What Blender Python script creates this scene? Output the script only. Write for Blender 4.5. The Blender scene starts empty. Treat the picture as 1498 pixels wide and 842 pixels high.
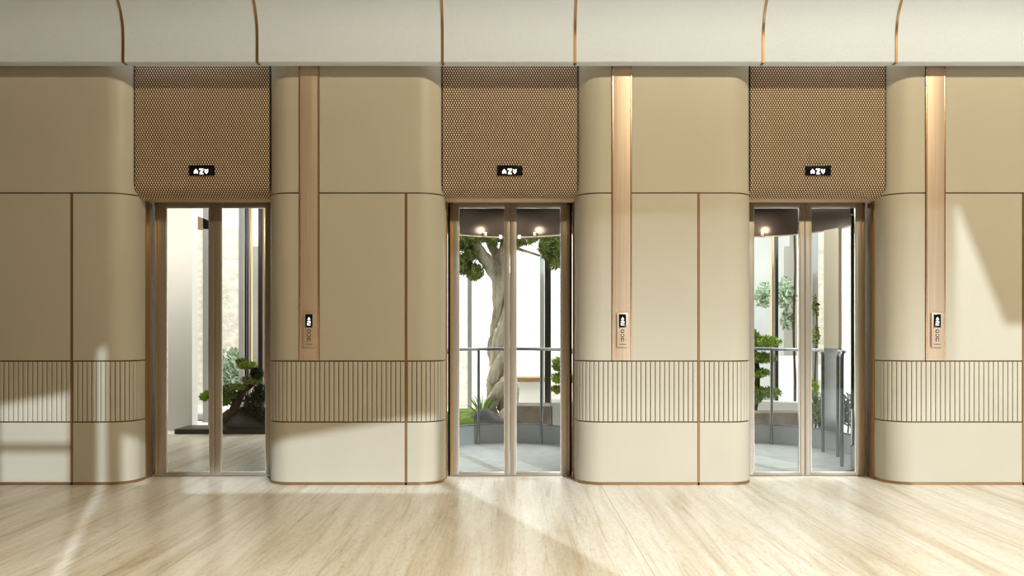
import bpy, bmesh, math, random
from math import sin, cos, pi, radians, sqrt
from mathutils import Vector, Matrix

# ------------------------------------------------------------------ camera, light, exposure
sc = bpy.context.scene
C = sc.collection
PPM, D, EYE = 190.0, 7.0, 223 / 190.0          # scale at the pier fronts, camera distance, eye height

cam_d = bpy.data.cameras.new('camera')
cam = bpy.data.objects.new('camera', cam_d)
C.objects.link(cam)
cam.location = (0, -D, EYE)
cam.rotation_euler = (pi / 2, 0, 0)
cam_d.sensor_width = 36
cam_d.lens = 36 * PPM * D / 1498
cam_d.shift_x = 3 / 1498
cam_d.shift_y = 65 / 1498
cam_d.clip_end = 200
sc.camera = cam
sc.cycles.sample_clamp_indirect = 5.0

vs = sc.view_settings
vs.view_transform = 'Standard'
vs.look = 'None'
vs.gamma = 1
vs.use_curve_mapping = False
vs.exposure = 0.0

world = bpy.data.worlds.new('world')
sc.world = world
world.use_nodes = True
bg = world.node_tree.nodes['Background']
bg.inputs[0].default_value = (1.0, 0.78, 0.46, 1)
bg.inputs[1].default_value = 0.07


def lamp(name, kind, loc, rot, energy, color, **kw):
    l = bpy.data.lights.new(name, kind)
    l.energy = energy
    l.color = color
    for k, v in kw.items():
        setattr(l, k, v)
    o = bpy.data.objects.new(name, l)
    C.objects.link(o)
    o.location = loc
    o.rotation_euler = rot
    return o


def aim(o, d):
    o.rotation_euler = Vector(d).to_track_quat('-Z', 'Y').to_euler()


SUN_DIR = (-0.345, 0.94, -0.466)
sun = lamp('sun', 'SUN', (4, -14, 6), (0, 0, 0), 3.2, (0.78, 0.90, 1.0), angle=radians(0.5))
aim(sun, SUN_DIR)
# long ceiling lamp of the double-height lobby: throws the cove's shadow on the piers
key = lamp('lobby_lamp', 'AREA', (4.0, -6.8, 6.9), (0, 0, 0), 570, (1.0, 0.87, 0.62),
           shape='RECTANGLE', size=5.6, size_y=0.35)
aim(key, (0, 6.7, -4.4))
# daylight falling into the courtyard
day = lamp('courtyard_daylight', 'AREA', (0.3, 4.9, 7.0), (0, 0, 0), 1450, (1.0, 0.99, 0.96),
           shape='RECTANGLE', size=12.0, size_y=6.5)

# added fill light, brightens only the lobby floor
dwn = lamp('floor_fill_light', 'AREA', (0.0, -3.9, 6.9), (0, 0, 0), 68, (1.0, 0.93, 0.76), shape='RECTANGLE', size=9.0, size_y=0.5, spread=radians(62))
# added fill light for the white wall behind the left lift
pas = lamp('passage_fill_light', 'AREA', (-4.0, 2.6, 2.93), (0, 0, 0), 26, (1.0, 0.95, 0.85), shape='RECTANGLE', size=1.6, size_y=0.3, spread=radians(120))
aim(pas, (-0.3, 1.4, -1.2))

# ------------------------------------------------------------------ materials


def mat(name, col, rough=0.5, metal=0.0, spec=0.5, noise=None, bump=None, emit=None, coat=0.0):
    """principled material; noise = (scale, amount, stretch xyz), bump = (scale, strength, stretch xyz)"""
    m = bpy.data.materials.new(name)
    m.use_nodes = True
    nt = m.node_tree
    b = nt.nodes['Principled BSDF']
    b.inputs['Base Color'].default_value = (*col, 1)
    b.inputs['Roughness'].default_value = rough
    b.inputs['Metallic'].default_value = metal
    b.inputs['Specular IOR Level'].default_value = spec
    b.inputs['Coat Weight'].default_value = coat
    tc = nt.nodes.new('ShaderNodeTexCoord')
    if noise:
        mp = nt.nodes.new('ShaderNodeMapping')
        mp.inputs['Scale'].default_value = noise[2]
        nt.links.new(tc.outputs['Object'], mp.inputs[0])
        n = nt.nodes.new('ShaderNodeTexNoise')
        n.inputs['Scale'].default_value = noise[0]
        n.inputs['Detail'].default_value = 4
        nt.links.new(mp.outputs[0], n.inputs['Vector'])
        r = nt.nodes.new('ShaderNodeValToRGB')
        a = noise[1]
        r.color_ramp.elements[0].position = 0.3
        r.color_ramp.elements[1].position = 0.7
        r.color_ramp.elements[0].color = (*[max(0, c * (1 - a)) for c in col], 1)
        r.color_ramp.elements[1].color = (*[min(1, c * (1 + a)) for c in col], 1)
        nt.links.new(n.outputs['Fac'], r.inputs[0])
        nt.links.new(r.outputs[0], b.inputs['Base Color'])
    if bump:
        mp = nt.nodes.new('ShaderNodeMapping')
        mp.inputs['Scale'].default_value = bump[2]
        nt.links.new(tc.outputs['Object'], mp.inputs[0])
        n = nt.nodes.new('ShaderNodeTexNoise')
        n.inputs['Scale'].default_value = bump[0]
        n.inputs['Detail'].default_value = 3
        nt.links.new(mp.outputs[0], n.inputs['Vector'])
        bp = nt.nodes.new('ShaderNodeBump')
        bp.inputs['Strength'].default_value = bump[1]
        bp.inputs['Distance'].default_value = 0.01
        nt.links.new(n.outputs['Fac'], bp.inputs['Height'])
        nt.links.new(bp.outputs[0], b.inputs['Normal'])
    if emit:
        b.inputs['Emission Color'].default_value = (*emit[0], 1)
        b.inputs['Emission Strength'].default_value = emit[1]
    return m


def glass(name, tint=(0.97, 0.985, 0.98), refl=1.25, rough=0.0):
    m = bpy.data.materials.new(name)
    m.use_nodes = True
    nt = m.node_tree
    nt.nodes.remove(nt.nodes['Principled BSDF'])
    out = nt.nodes['Material Output']
    t = nt.nodes.new('ShaderNodeBsdfTransparent')
    t.inputs[0].default_value = (*tint, 1)
    g = nt.nodes.new('ShaderNodeBsdfGlossy')
    g.inputs['Roughness'].default_value = rough
    f = nt.nodes.new('ShaderNodeFresnel')
    f.inputs['IOR'].default_value = refl
    mx = nt.nodes.new('ShaderNodeMixShader')
    nt.links.new(f.outputs[0], mx.inputs[0])
    nt.links.new(t.outputs[0], mx.inputs[1])
    nt.links.new(g.outputs[0], mx.inputs[2])
    nt.links.new(mx.outputs[0], out.inputs[0])
    return m


def travertine(name):
    m = bpy.data.materials.new(name)
    m.use_nodes = True
    nt = m.node_tree
    N, L = nt.nodes, nt.links
    b = N['Principled BSDF']
    tc = N.new('ShaderNodeTexCoord')

    def noise(scale, stretch, detail=6, dist=0.0, rough=0.6):
        mp = N.new('ShaderNodeMapping')
        mp.inputs['Scale'].default_value = stretch
        mp.inputs['Rotation'].default_value = (0, 0, radians(-4))
        L.new(tc.outputs['Object'], mp.inputs[0])
        n = N.new('ShaderNodeTexNoise')
        n.inputs['Scale'].default_value = scale
        n.inputs['Detail'].default_value = detail
        n.inputs['Roughness'].default_value = rough
        n.inputs['Distortion'].default_value = dist
        L.new(mp.outputs[0], n.inputs['Vector'])
        return n

    def ramp(src, stops):
        r = N.new('ShaderNodeValToRGB')
        e = r.color_ramp.elements
        while len(e) < len(stops):
            e.new(0.5)
        for k, (p, c) in enumerate(stops):
            e[k].position = p
            e[k].color = (*c, 1)
        L.new(src, r.inputs[0])
        return r
    bands = ramp(noise(1.25, (3.2, 0.26, 1), 8, 0.9).outputs['Fac'],
                 [(0.26, (0.56, 0.46, 0.33)), (0.40, (0.75, 0.67, 0.545)), (0.55, (0.86, 0.81, 0.725)), (0.75, (0.92, 0.89, 0.83))])
    fine = ramp(noise(2.6, (6.5, 0.24, 1), 12, 1.2, 0.62).outputs['Fac'],
                [(0.30, (0.52, 0.44, 0.33)), (0.41, (0.84, 0.79, 0.71)), (0.52, (1, 1, 1))])
    pits = ramp(noise(17.0, (3.2, 0.7, 1), 7, 0.5, 0.75).outputs['Fac'],
                [(0.32, (0.72, 0.65, 0.54)), (0.50, (1, 1, 1))])
    m1 = N.new('ShaderNodeMixRGB'); m1.blend_type = 'MULTIPLY'; m1.inputs[0].default_value = 0.6
    L.new(bands.outputs[0], m1.inputs[1]); L.new(fine.outputs[0], m1.inputs[2])
    m2 = N.new('ShaderNodeMixRGB'); m2.blend_type = 'MULTIPLY'; m2.inputs[0].default_value = 0.7
    L.new(m1.outputs[0], m2.inputs[1]); L.new(pits.outputs[0], m2.inputs[2])
    # slab joints running away from the camera
    sp = N.new('ShaderNodeSeparateXYZ'); L.new(tc.outputs['Object'], sp.inputs[0])
    a = N.new('ShaderNodeMath'); a.operation = 'SUBTRACT'; a.inputs[1].default_value = 0.696 - 2.405 * 4
    L.new(sp.outputs[0], a.inputs[0])
    w = N.new('ShaderNodeMath'); w.operation = 'MODULO'; w.inputs[1].default_value = 2.405
    L.new(a.outputs[0], w.inputs[0])
    s = N.new('ShaderNodeMath'); s.operation = 'LESS_THAN'; s.inputs[1].default_value = 0.005
    L.new(w.outputs[0], s.inputs[0])
    m3 = N.new('ShaderNodeMixRGB'); m3.inputs[2].default_value = (0.34, 0.26, 0.18, 1)
    sf = N.new('ShaderNodeMath'); sf.operation = 'MULTIPLY'; sf.inputs[1].default_value = 0.6
    L.new(s.outputs[0], sf.inputs[0]); L.new(sf.outputs[0], m3.inputs[0])
    L.new(m2.outputs[0], m3.inputs[1])
    L.new(m3.outputs[0], b.inputs['Base Color'])
    b.inputs['Roughness'].default_value = 0.27
    b.inputs['Specular IOR Level'].default_value = 0.45
    return m


M = dict(
    panel=mat('champagne_panel', (0.53, 0.482, 0.385), 0.40, 0.0, 0.38, noise=(1.2, 0.035, (1, 1, 1)), bump=(420, 0.05, (1, 1, 1))),
    rib=mat('ribbed_champagne', (0.54, 0.492, 0.395), 0.42, 0.0, 0.38, noise=(2.0, 0.03, (1, 1, 1))),
    groove=mat('groove_bronze', (0.13, 0.085, 0.045), 0.45, 0.5),
    seam=mat('seam_bronze', (0.16, 0.09, 0.045), 0.38, 0.7),
    copper=mat('copper_trim', (0.36, 0.22, 0.11), 0.32, 0.7),
    rose=mat('brushed_rose_gold', (0.60, 0.46, 0.34), 0.42, 0.35, noise=(3.0, 0.10, (30, 1, 0.3)), bump=(60, 0.05, (8, 1, 0.1))),
    rose_edge=mat('rose_gold_edge', (0.62, 0.42, 0.28), 0.25, 0.8),
    bronze=mat('bronze_return', (0.40, 0.25, 0.11), 0.34, 0.75, bump=(80, 0.05, (8, 8, 0.1))),
    gap=mat('dark_gap', (0.012, 0.010, 0.009), 0.5),
    weave=mat('woven_copper', (0.82, 0.62, 0.43), 0.30, 0.4),
    weave_gap=mat('woven_backing', (0.050, 0.028, 0.012), 0.6, 0.2),
    cove=mat('cove_fabric', (0.77, 0.85, 0.97), 0.7, 0.0, 0.3, noise=(160, 0.05, (1, 1, 1)), bump=(300, 0.25, (1, 1, 1))),
    frame=mat('door_metal', (0.40, 0.34, 0.27), 0.33, 0.6, bump=(70, 0.04, (8, 8, 0.1))),
    bead=mat('glazing_bead', (0.78, 0.75, 0.68), 0.22, 0.7),
    black=mat('display_black', (0.006, 0.006, 0.008), 0.12, 0.0, 0.5),
    white_light=mat('display_light', (0.9, 0.9, 0.9), 0.4, emit=((1, 1, 1), 0.9)),
    ring=mat('button_ring', (0.03, 0.022, 0.018), 0.35),
    button=mat('button_face', (0.75, 0.70, 0.62), 0.3, 0.3),
    floor=travertine('travertine'),
    white=mat('white_plaster', (0.84, 0.82, 0.78), 0.7, noise=(0.8, 0.03, (1, 1, 1))),
    white_stone=mat('white_stone', (0.86, 0.85, 0.82), 0.6, noise=(3, 0.05, (1, 1, 1))),
    textured=mat('textured_white', (0.82, 0.77, 0.68), 0.6, noise=(9, 0.18, (1, 1, 1.6)), bump=(22, 1.0, (1, 1, 1.5))),
    grey=mat('grey_panel', (0.32, 0.32, 0.30), 0.45, noise=(1.5, 0.06, (1, 1, 1))),
    pale_grey=mat('pale_grey_wall', (0.40, 0.39, 0.36), 0.5, noise=(1.0, 0.1, (1, 1, 1))),
    steel=mat('brushed_steel', (0.36, 0.37, 0.38), 0.26, 0.95),
    dark=mat('dark_metal', (0.035, 0.030, 0.028), 0.35, 0.4),
    gold=mat('gold_metal', (0.55, 0.40, 0.18), 0.32, 0.7),
    drum=mat('drum_bronze', (0.095, 0.066, 0.045), 0.30, 0.6),
    cab_floor=mat('cab_floor', (0.46, 0.475, 0.465), 0.5, noise=(7, 0.12, (1, 1, 1)), bump=(30, 0.1, (1, 1, 1))),
    skirt=mat('skirt_grey', (0.50, 0.51, 0.51), 0.35, 0.3),
    cream=mat('cream_reflection', (0.72, 0.62, 0.45), 0.35, 0.1),  # cream stands in for a bright reflection on the column's metal
    brown_stone=mat('brown_stone', (0.16, 0.125, 0.09), 0.75, noise=(8, 0.3, (1, 1, 1)), bump=(14, 0.5, (1, 1, 1))),
    rock=mat('dark_rock', (0.06, 0.058, 0.055), 0.8, noise=(6, 0.4, (1, 1, 1)), bump=(9, 0.8, (1, 1, 1))),
    moss=mat('moss', (0.13, 0.19, 0.025), 0.9, noise=(12, 0.45, (1, 1, 1)), bump=(40, 0.9, (1, 1, 1))),
    bark_pale=mat('pale_bark', (0.56, 0.48, 0.37), 0.8, noise=(5, 0.45, (3, 3, 0.7)), bump=(9, 1.0, (3, 3, 0.6))),
    bark_dark=mat('dark_bark', (0.085, 0.045, 0.024), 0.8, noise=(6, 0.35, (2, 2, 1)), bump=(12, 0.8, (2, 2, 1))),
    leaf=mat('pine_green', (0.20, 0.25, 0.055), 0.6, noise=(6, 0.5, (1, 1, 1))),
    leaf_bright=mat('bright_green', (0.24, 0.34, 0.04), 0.55, noise=(6, 0.45, (1, 1, 1))),
    leaf_dark=mat('shade_green', (0.030, 0.045, 0.012), 0.6, noise=(6, 0.5, (1, 1, 1))),  # darker leaf copy, backlit shade put into its colour
    leaf_pale=mat('pale_leaf', (0.40, 0.50, 0.36), 0.6, noise=(6, 0.25, (1, 1, 1))),
    soil=mat('dark_platform', (0.045, 0.030, 0.020), 0.6),
    wood=mat('pale_wood', (0.30, 0.19, 0.10), 0.5, noise=(4, 0.15, (1, 8, 8))),
    lobby_wall=mat('lobby_wall', (0.20, 0.14, 0.07), 0.6, noise=(1.2, 0.1, (1, 1, 1))),
    lobby_dark=mat('lobby_dark_wood', (0.10, 0.06, 0.025), 0.45, noise=(1.5, 0.2, (6, 6, 0.5))),
    glass=glass('door_glass'),
    cab_glass=glass('cab_glass', (0.97, 0.985, 0.985), 1.08),
    lamp=mat('lamp_lens', (1, 1, 1), 0.4, emit=((1.0, 0.98, 0.94), 4.0)),
)

# ------------------------------------------------------------------ helpers


def link_mesh(name, verts, faces, material, parent=None, smooth=None, mats=None, fmat=None):
    me = bpy.data.meshes.new(name)
    me.from_pydata([tuple(v) for v in verts], [], faces)
    for m in (mats or [material]):
        me.materials.append(m)
    if fmat:
        me.polygons.foreach_set('material_index', fmat)
    bm = bmesh.new(); bm.from_mesh(me)
    bmesh.ops.recalc_face_normals(bm, faces=bm.faces)
    bm.to_mesh(me); bm.free()
    if smooth is not None:
        me.polygons.foreach_set('use_smooth', [True] * len(me.polygons))
        me.set_sharp_from_angle(angle=radians(smooth))
    me.update()
    o = bpy.data.objects.new(name, me)
    C.objects.link(o)
    if parent:
        o.parent = parent
        o.location = tuple(-x for x in parent_origin(parent))
    return o


ORIGIN = {}


def parent_origin(p):
    v = Vector((0, 0, 0))
    while p:
        v += Vector(p.location)
        p = p.parent
    return v


def thing(name, loc, label, cat, group=None, kind=None):
    o = bpy.data.objects.new(name, None)
    o.empty_display_size = 0.1
    C.objects.link(o)
    o.location = loc
    return tag(o, label, cat, group, kind)


def tag(o, label=None, cat=None, group=None, kind=None):
    if label: o['label'] = label
    if cat: o['category'] = cat
    if group: o['group'] = group
    if kind: o['kind'] = kind
    return o


class MB:
    """collects shapes, then links them as one mesh object"""
    def __init__(s):
        s.v, s.f = [], []

    def add(s, vs_, fs):
        n = len(s.v)
        s.v += [Vector(v) for v in vs_]
        s.f += [tuple(i + n for i in f) for f in fs]
        return s

    def box(s, x0, x1, y0, y1, z0, z1, ch=0.0):
        if ch <= 0:
            s.add([(x, y, z) for x in (x0, x1) for y in (y0, y1) for z in (z0, z1)],
                  [(0, 1, 3, 2), (4, 6, 7, 5), (0, 4, 5, 1), (2, 3, 7, 6), (0, 2, 6, 4), (1, 5, 7, 3)])
            return s
        bm = bmesh.new()
        bmesh.ops.create_cube(bm, size=1)
        for v in bm.verts:
            v.co = Vector(((x0 + x1) / 2 + v.co.x * (x1 - x0), (y0 + y1) / 2 + v.co.y * (y1 - y0), (z0 + z1) / 2 + v.co.z * (z1 - z0)))
        bmesh.ops.bevel(bm, geom=list(bm.edges), offset=ch, segments=2, profile=0.6, affect='EDGES')
        bm.verts.index_update()
        s.add([v.co.copy() for v in bm.verts], [[v.index for v in f.verts] for f in bm.faces])
        bm.free()
        return s

    def prism(s, poly, axis, a, b):
        """poly in the two remaining axes; axis 'y' -> poly (x,z); 'x' -> (y,z); 'z' -> (x,y)"""
        def P(p, t):
            return {'y': (p[0], t, p[1]), 'x': (t, p[0], p[1]), 'z': (p[0], p[1], t)}[axis]
        n = len(poly)
        s.add([P(p, a) for p in poly] + [P(p, b) for p in poly],
              [tuple(range(n)), tuple(range(2 * n - 1, n - 1, -1))] + [(i, (i + 1) % n, n + (i + 1) % n, n + i) for i in range(n)])
        return s

    def tube(s, pts, rad, seg=12, jag=0.0, rng=None):
        pts = [Vector(p) for p in pts]
        if not hasattr(rad, '__len__'):
            rad = [rad] * len(pts)
        base = len(s.v)
        up = None
        for i, p in enumerate(pts):
            t = (pts[min(i + 1, len(pts) - 1)] - pts[max(i - 1, 0)]).normalized()
            if up is None:
                up = t.orthogonal().normalized()
            up = (up - t * up.dot(t)).normalized()
            sd = t.cross(up)
            for k in range(seg):
                a = 2 * pi * k / seg
                r = rad[i] * (1 + (rng.uniform(-jag, jag) if rng else 0))
                s.v.append(p + (up * cos(a) + sd * sin(a)) * r)
        for i in range(len(pts) - 1):
            for k in range(seg):
                a, b = base + i * seg + k, base + i * seg + (k + 1) % seg
                s.f.append((a, b, b + seg, a + seg))
        s.f.append(tuple(base + k for k in range(seg)))
        e = base + (len(pts) - 1) * seg
        s.f.append(tuple(e + k for k in range(seg - 1, -1, -1)))
        return s

    def ring(s, c, r0, r1, y0, y1, seg=20, a0=0, a1=2 * pi):
        """flat annulus facing -y, thickness y0..y1"""
        full = abs(a1 - a0 - 2 * pi) < 1e-6
        n = seg if full else seg + 1
        b = len(s.v)
        for k in range(n):
            a = a0 + (a1 - a0) * k / seg
            for r, y in ((r0, y0), (r1, y0), (r1, y1), (r0, y1)):
                s.v.append(Vector((c[0] + r * cos(a), y, c[1] + r * sin(a))))
        for k in range(seg):
            i, j = b + 4 * k, b + 4 * ((k + 1) % n)
            for q in range(4):
                s.f.append((i + q, i + (q + 1) % 4, j + (q + 1) % 4, j + q))
        if not full:
            s.f.append((b, b + 1, b + 2, b + 3))
            e = b + 4 * seg
            s.f.append((e + 3, e + 2, e + 1, e))
        return s

    def build(s, name, material, parent=None, smooth=35):
        return link_mesh(name, s.v, s.f, material, parent, smooth)


def smoothpath(pts, n=6):
    """catmull-rom through tuples of any length"""
    out = []
    P_ = [pts[0]] + list(pts) + [pts[-1]]
    for i in range(1, len(P_) - 2):
        for k in range(n):
            t = k / n
            out.append(tuple(0.5 * (2 * b + (c - a) * t + (2 * a - 5 * b + 4 * c - d) * t * t + (3 * b - a - 3 * c + d) * t ** 3)
                             for a, b, c, d in zip(P_[i - 1], P_[i], P_[i + 1], P_[i + 2])))
    out.append(tuple(pts[-1]))
    return out


def at(px, py, d):
    """world point of a measured position at depth d behind the pier fronts"""
    s = D / (D + d) * PPM
    return Vector(((px - 746) / s, d, EYE - (py - 486) / s))


# ------------------------------------------------------------------ dimensions of the bays
PITCH = 2.405
HALF = 0.516
ZTOP = 3.42
Z1, Z2, Z3, Z0 = 2.247, 0.953, 0.484, 0.016
R, SIDE = 0.2, 0.284
DOOR_Y = 0.407


def fx(px):
    return (px - 746) / PPM


# ------------------------------------------------------------------ floor, lobby shell
mb = MB()
mb.box(-9, 9, -11, DOOR_Y + 0.06, -0.08, 0.0)
mb.build('floor', M['floor'])
tag(bpy.data.objects['floor'], 'polished beige travertine floor with long veins in front of the lift doors', 'floor', kind='structure')
mb = MB().box(-6.0, -1.32, DOOR_Y + 0.06, 3.5, -0.08, 0.0)
tag(mb.build('floor_passage', M['floor']), 'beige travertine floor continuing behind the left glass doors', 'floor', kind='structure')
mb = MB().box(-1.32, 9, DOOR_Y + 0.06, 3.5, -0.10, -0.012).box(-9, 9, 3.5, 9.5, -0.10, -0.012)
tag(mb.build('ground', M['white_stone']), 'bright white courtyard paving behind the glass lifts', 'ground', kind='structure')

# wall behind the camera with tall window openings: shapes the sun patches


def back_wall():
    holes = [(-0.99, -0.435, 3.97, 4.70), (-0.235, -0.155, 0.3, 5.05), (-0.05, 0.17, 3.97, 4.42), (0.42, 2.42, 3.79, 4.55)]
    m = MB()
    y0, y1, top = -8.06, -8.0, 8.5
    x = -5.4
    for (a, b, z0, z1) in holes:
        m.box(x, a, y0, y1, 0, top)
        m.box(a, b, y0, y1, 0, z0)
        m.prism([(a, z1 - 0.17 * (b - a)), (b, z1), (b, top), (a, top)], 'y', y0, y1)
        x = b
    m.box(x, 2.516, y0, y1, 0, top)
    # tall window: sloping head towards the right
    m.prism([(2.516, 6.0), (5.6, 6.15), (6.40, 6.15), (6.77, 5.23), (9.0, 5.23), (9.0, top), (2.516, top)], 'y', y0, y1)
    for k in range(48):                       # slats added below the head, thicker upward to fade the sun patch
        z = 4.62 + 0.0325 * k
        m.box(2.516, 6.38, y0 + 0.028, y1 - 0.028, z, z + 0.028 * (k + 1) / 48)
    return m


o = back_wall().build('wall_back', M['lobby_wall'])
tag(o, 'lobby wall opposite the lifts with tall windows', 'wall', kind='structure')
o = MB().box(-0.99, -0.435, -8.04, -8.01, 4.24, 4.29).build('trim_1', M['lobby_wall'])
tag(o, 'window bar in the lobby wall opposite the lifts', 'trim', kind='structure')
o = MB().box(-5.4, -5.3, -8, 0.4, 0, 8.5).build('wall_left_shade', M['lobby_dark'])  # unseen wall, added dark to dim the left pier
tag(o, 'unseen dark wood end wall added to darken the left of the lobby', 'wall', kind='structure')
o = MB().box(-5.4, 0.5, -8.0, -0.9, 7.05, 7.15).build('ceiling_lobby_shade', M['lobby_dark'])  # unseen slab, added to cut the light on the left
tag(o, 'unseen dark lobby ceiling added to darken the left side', 'ceiling', kind='structure')

for nm, xa, xb, w in (('wall_right', 2 * PITCH - HALF, 7.5, 'right'), ('wall_far_left', -5.3, HALF - 2 * PITCH, 'left')):
    o = MB().box(xa + 0.002, xb, 0.45, 0.6, 0, 3.42).build(nm, M['panel'])
    tag(o, 'plain champagne wall continuing beyond the outermost pier on the %s' % w, 'wall', kind='structure')

# ------------------------------------------------------------------ cove ceiling above the piers
FY = -0.14                                         # face of the fascia
COVE = [(FY + 0.10, 3.212), (FY + 0.006, 3.212), (FY, 3.218)]
COVE += [(FY, 3.218 + (3.40 - 3.218) * k / 4) for k in range(1, 5)]
rc = 0.36
COVE += [(FY - rc + rc * cos(a), 3.40 + rc * sin(a)) for a in [radians(56) * k / 12 for k in range(1, 13)]]
inner = [(COVE[-1][0] + 0.02, COVE[-1][1] + 0.06), (FY + 0.10, COVE[-1][1] + 0.06)]
trim_x = [(px - 746) / (PPM * 1.0204) for px in (180.5, 376.5, 647.5, 841.5, 1116.5, 1311.0)]
edges = [-5.2] + trim_x + [7.5]
names = ['far left end', 'above the left lift', 'between the left and middle lifts', 'above the middle lift',
         'between the middle and right lifts', 'above the right lift', 'far right end']
cove = bpy.data.objects.new('ceiling', None)
C.objects.link(cove)
cove.location = (0, 0, 3.212)
tag(cove, 'off-white coved ceiling edge curving out above the lift piers', 'ceiling', kind='structure')
for k in range(7):
    m = MB().prism(COVE + inner, 'x', edges[k] + 0.004, edges[k + 1] - 0.004)
    m.build('cove_panel', M['cove'], cove, 30)
for k, x in enumerate(trim_x):
    out = [(y - 0.007, z) for (y, z) in COVE[2:]]
    prof = [(FY + 0.06, 3.205), (FY - 0.007, 3.205)] + out
    prof += [(y + 0.03, z + 0.02) for (y, z) in reversed(prof[2:])]
    m = MB().prism(prof, 'x', x - 0.009, x + 0.009)
    o = m.build('trim_%d' % (k + 2), M['copper'], None, 30)
    tag(o, ['bronze cove rib at the left corner of the left lift', 'bronze cove rib at the right corner of the left lift',
            'bronze cove rib at the left corner of the middle lift', 'bronze cove rib at the right corner of the middle lift',
            'bronze cove rib at the left corner of the right lift', 'bronze cove rib at the right corner of the right lift'][k],
        'trim', 'bronze ribs on the cove', 'structure')

# ------------------------------------------------------------------ piers


class Pier:
    def __init__(s, xl, xr):
        s.xl, s.xr = xl, xr
        s.u0 = xl + R - (pi / 2 * R + SIDE - R)
        s.u1 = xr - R + (pi / 2 * R + SIDE - R)

    def pt(s, u):
        if u < s.xl + R:
            a = (s.xl + R - u) / R
            if a < pi / 2:
                return Vector((s.xl + R - R * sin(a), R - R * cos(a))), Vector((-sin(a), -cos(a)))
            return Vector((s.xl, R + (a - pi / 2) * R)), Vector((-1, 0))
        if u > s.xr - R:
            a = (u - s.xr + R) / R
            if a < pi / 2:
                return Vector((s.xr - R + R * sin(a), R - R * cos(a))), Vector((sin(a), -cos(a)))
            return Vector((s.xr, R + (a - pi / 2) * R)), Vector((1, 0))
        return Vector((u, 0)), Vector((0, -1))

    def us(s, a, b):
        out = [a]
        step = R * pi / 2 / 14
        marks = [s.xl + R - k * step for k in range(15)] + [s.xr - R + k * step for k in range(15)]
        marks += [s.xl + R + (s.xr - s.xl - 2 * R) * k / 6 for k in range(1, 6)]
        out += sorted(u for u in marks if a + 0.003 < u < b - 0.003)
        return out + [b]

    def slab(s, prof, z0, z1, back=-0.028, edge=0.0025):
        """prof = [(u, offset)]; closed slab following the pier's outline, small eased top and bottom edge"""
        n = len(prof)
        V, F = [], []
        rows = [(z0, back, True), (z0, -edge, False), (z0 + edge, 0, False), (z1 - edge, 0, False), (z1, -edge, False), (z1, back, True)]
        for (z, off, isback) in rows:
            for (u, o) in prof:
                p, nn = s.pt(u)
                q = p + nn * (off if isback else off + o)
                V.append((q.x, q.y, z))
        for r in range(5):
            for k in range(n - 1):
                a = r * n + k
                F.append((a, a + 1, a + 1 + n, a + n))
        for k in range(n - 1):                       # back face
            F.append((k, 5 * n + k, 5 * n + k + 1, k + 1))
        F.append(tuple(r * n for r in range(6)))
        F.append(tuple(r * n + n - 1 for r in range(5, -1, -1)))
        return V, F

    def panel(s, name, a, b, z0, z1, material, parent):
        us = s.us(a, b)
        e = 0.003
        prof = [(us[0], -e), (us[0] + e, 0)] + [(u, 0) for u in us[1:-1]] + [(us[-1] - e, 0), (us[-1], -e)]
        V, F = s.slab(prof, z0, z1)
        return link_mesh(name, V, F, material, parent, 32)

    def ribs(s, name, a, b, z0, z1, parent):
        pitch = 0.0366
        n = max(1, round((b - a) / pitch))
        pitch = (b - a) / n
        prof, tags = [], []
        g = 0.0024
        for k in range(n):
            u0, u1 = a + k * pitch, a + (k + 1) * pitch
            prof += [(u0, -0.009), (u0 + g, -0.009), (u0 + g + 0.0006, -0.0012), (u0 + g + 0.003, 0), ((u0 + u1) / 2, 0.0004), (u1 - g - 0.003, 0), (u1 - g - 0.0006, -0.0012), (u1 - g, -0.009)]
        prof.append((b, -0.009))
        V, F = s.slab(prof, z0, z1)
        offs = [p[1] for p in prof]
        np_ = len(prof)
        fm = []
        for f in F:
            ks = [i % np_ for i in f]
            fm.append(1 if len(f) == 4 and all(offs[k] < -0.008 for k in ks) else 0)
        return link_mesh(name, V, F, None, parent, 32, [M['rib'], M['groove']], fm)

    def band(s, name, a, b, z0, z1, off, material, parent):
        V, F = s.slab([(u, off) for u in s.us(a, b)], z0, z1, edge=0.001)
        return link_mesh(name, V, F, material, parent, 32)


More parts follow.
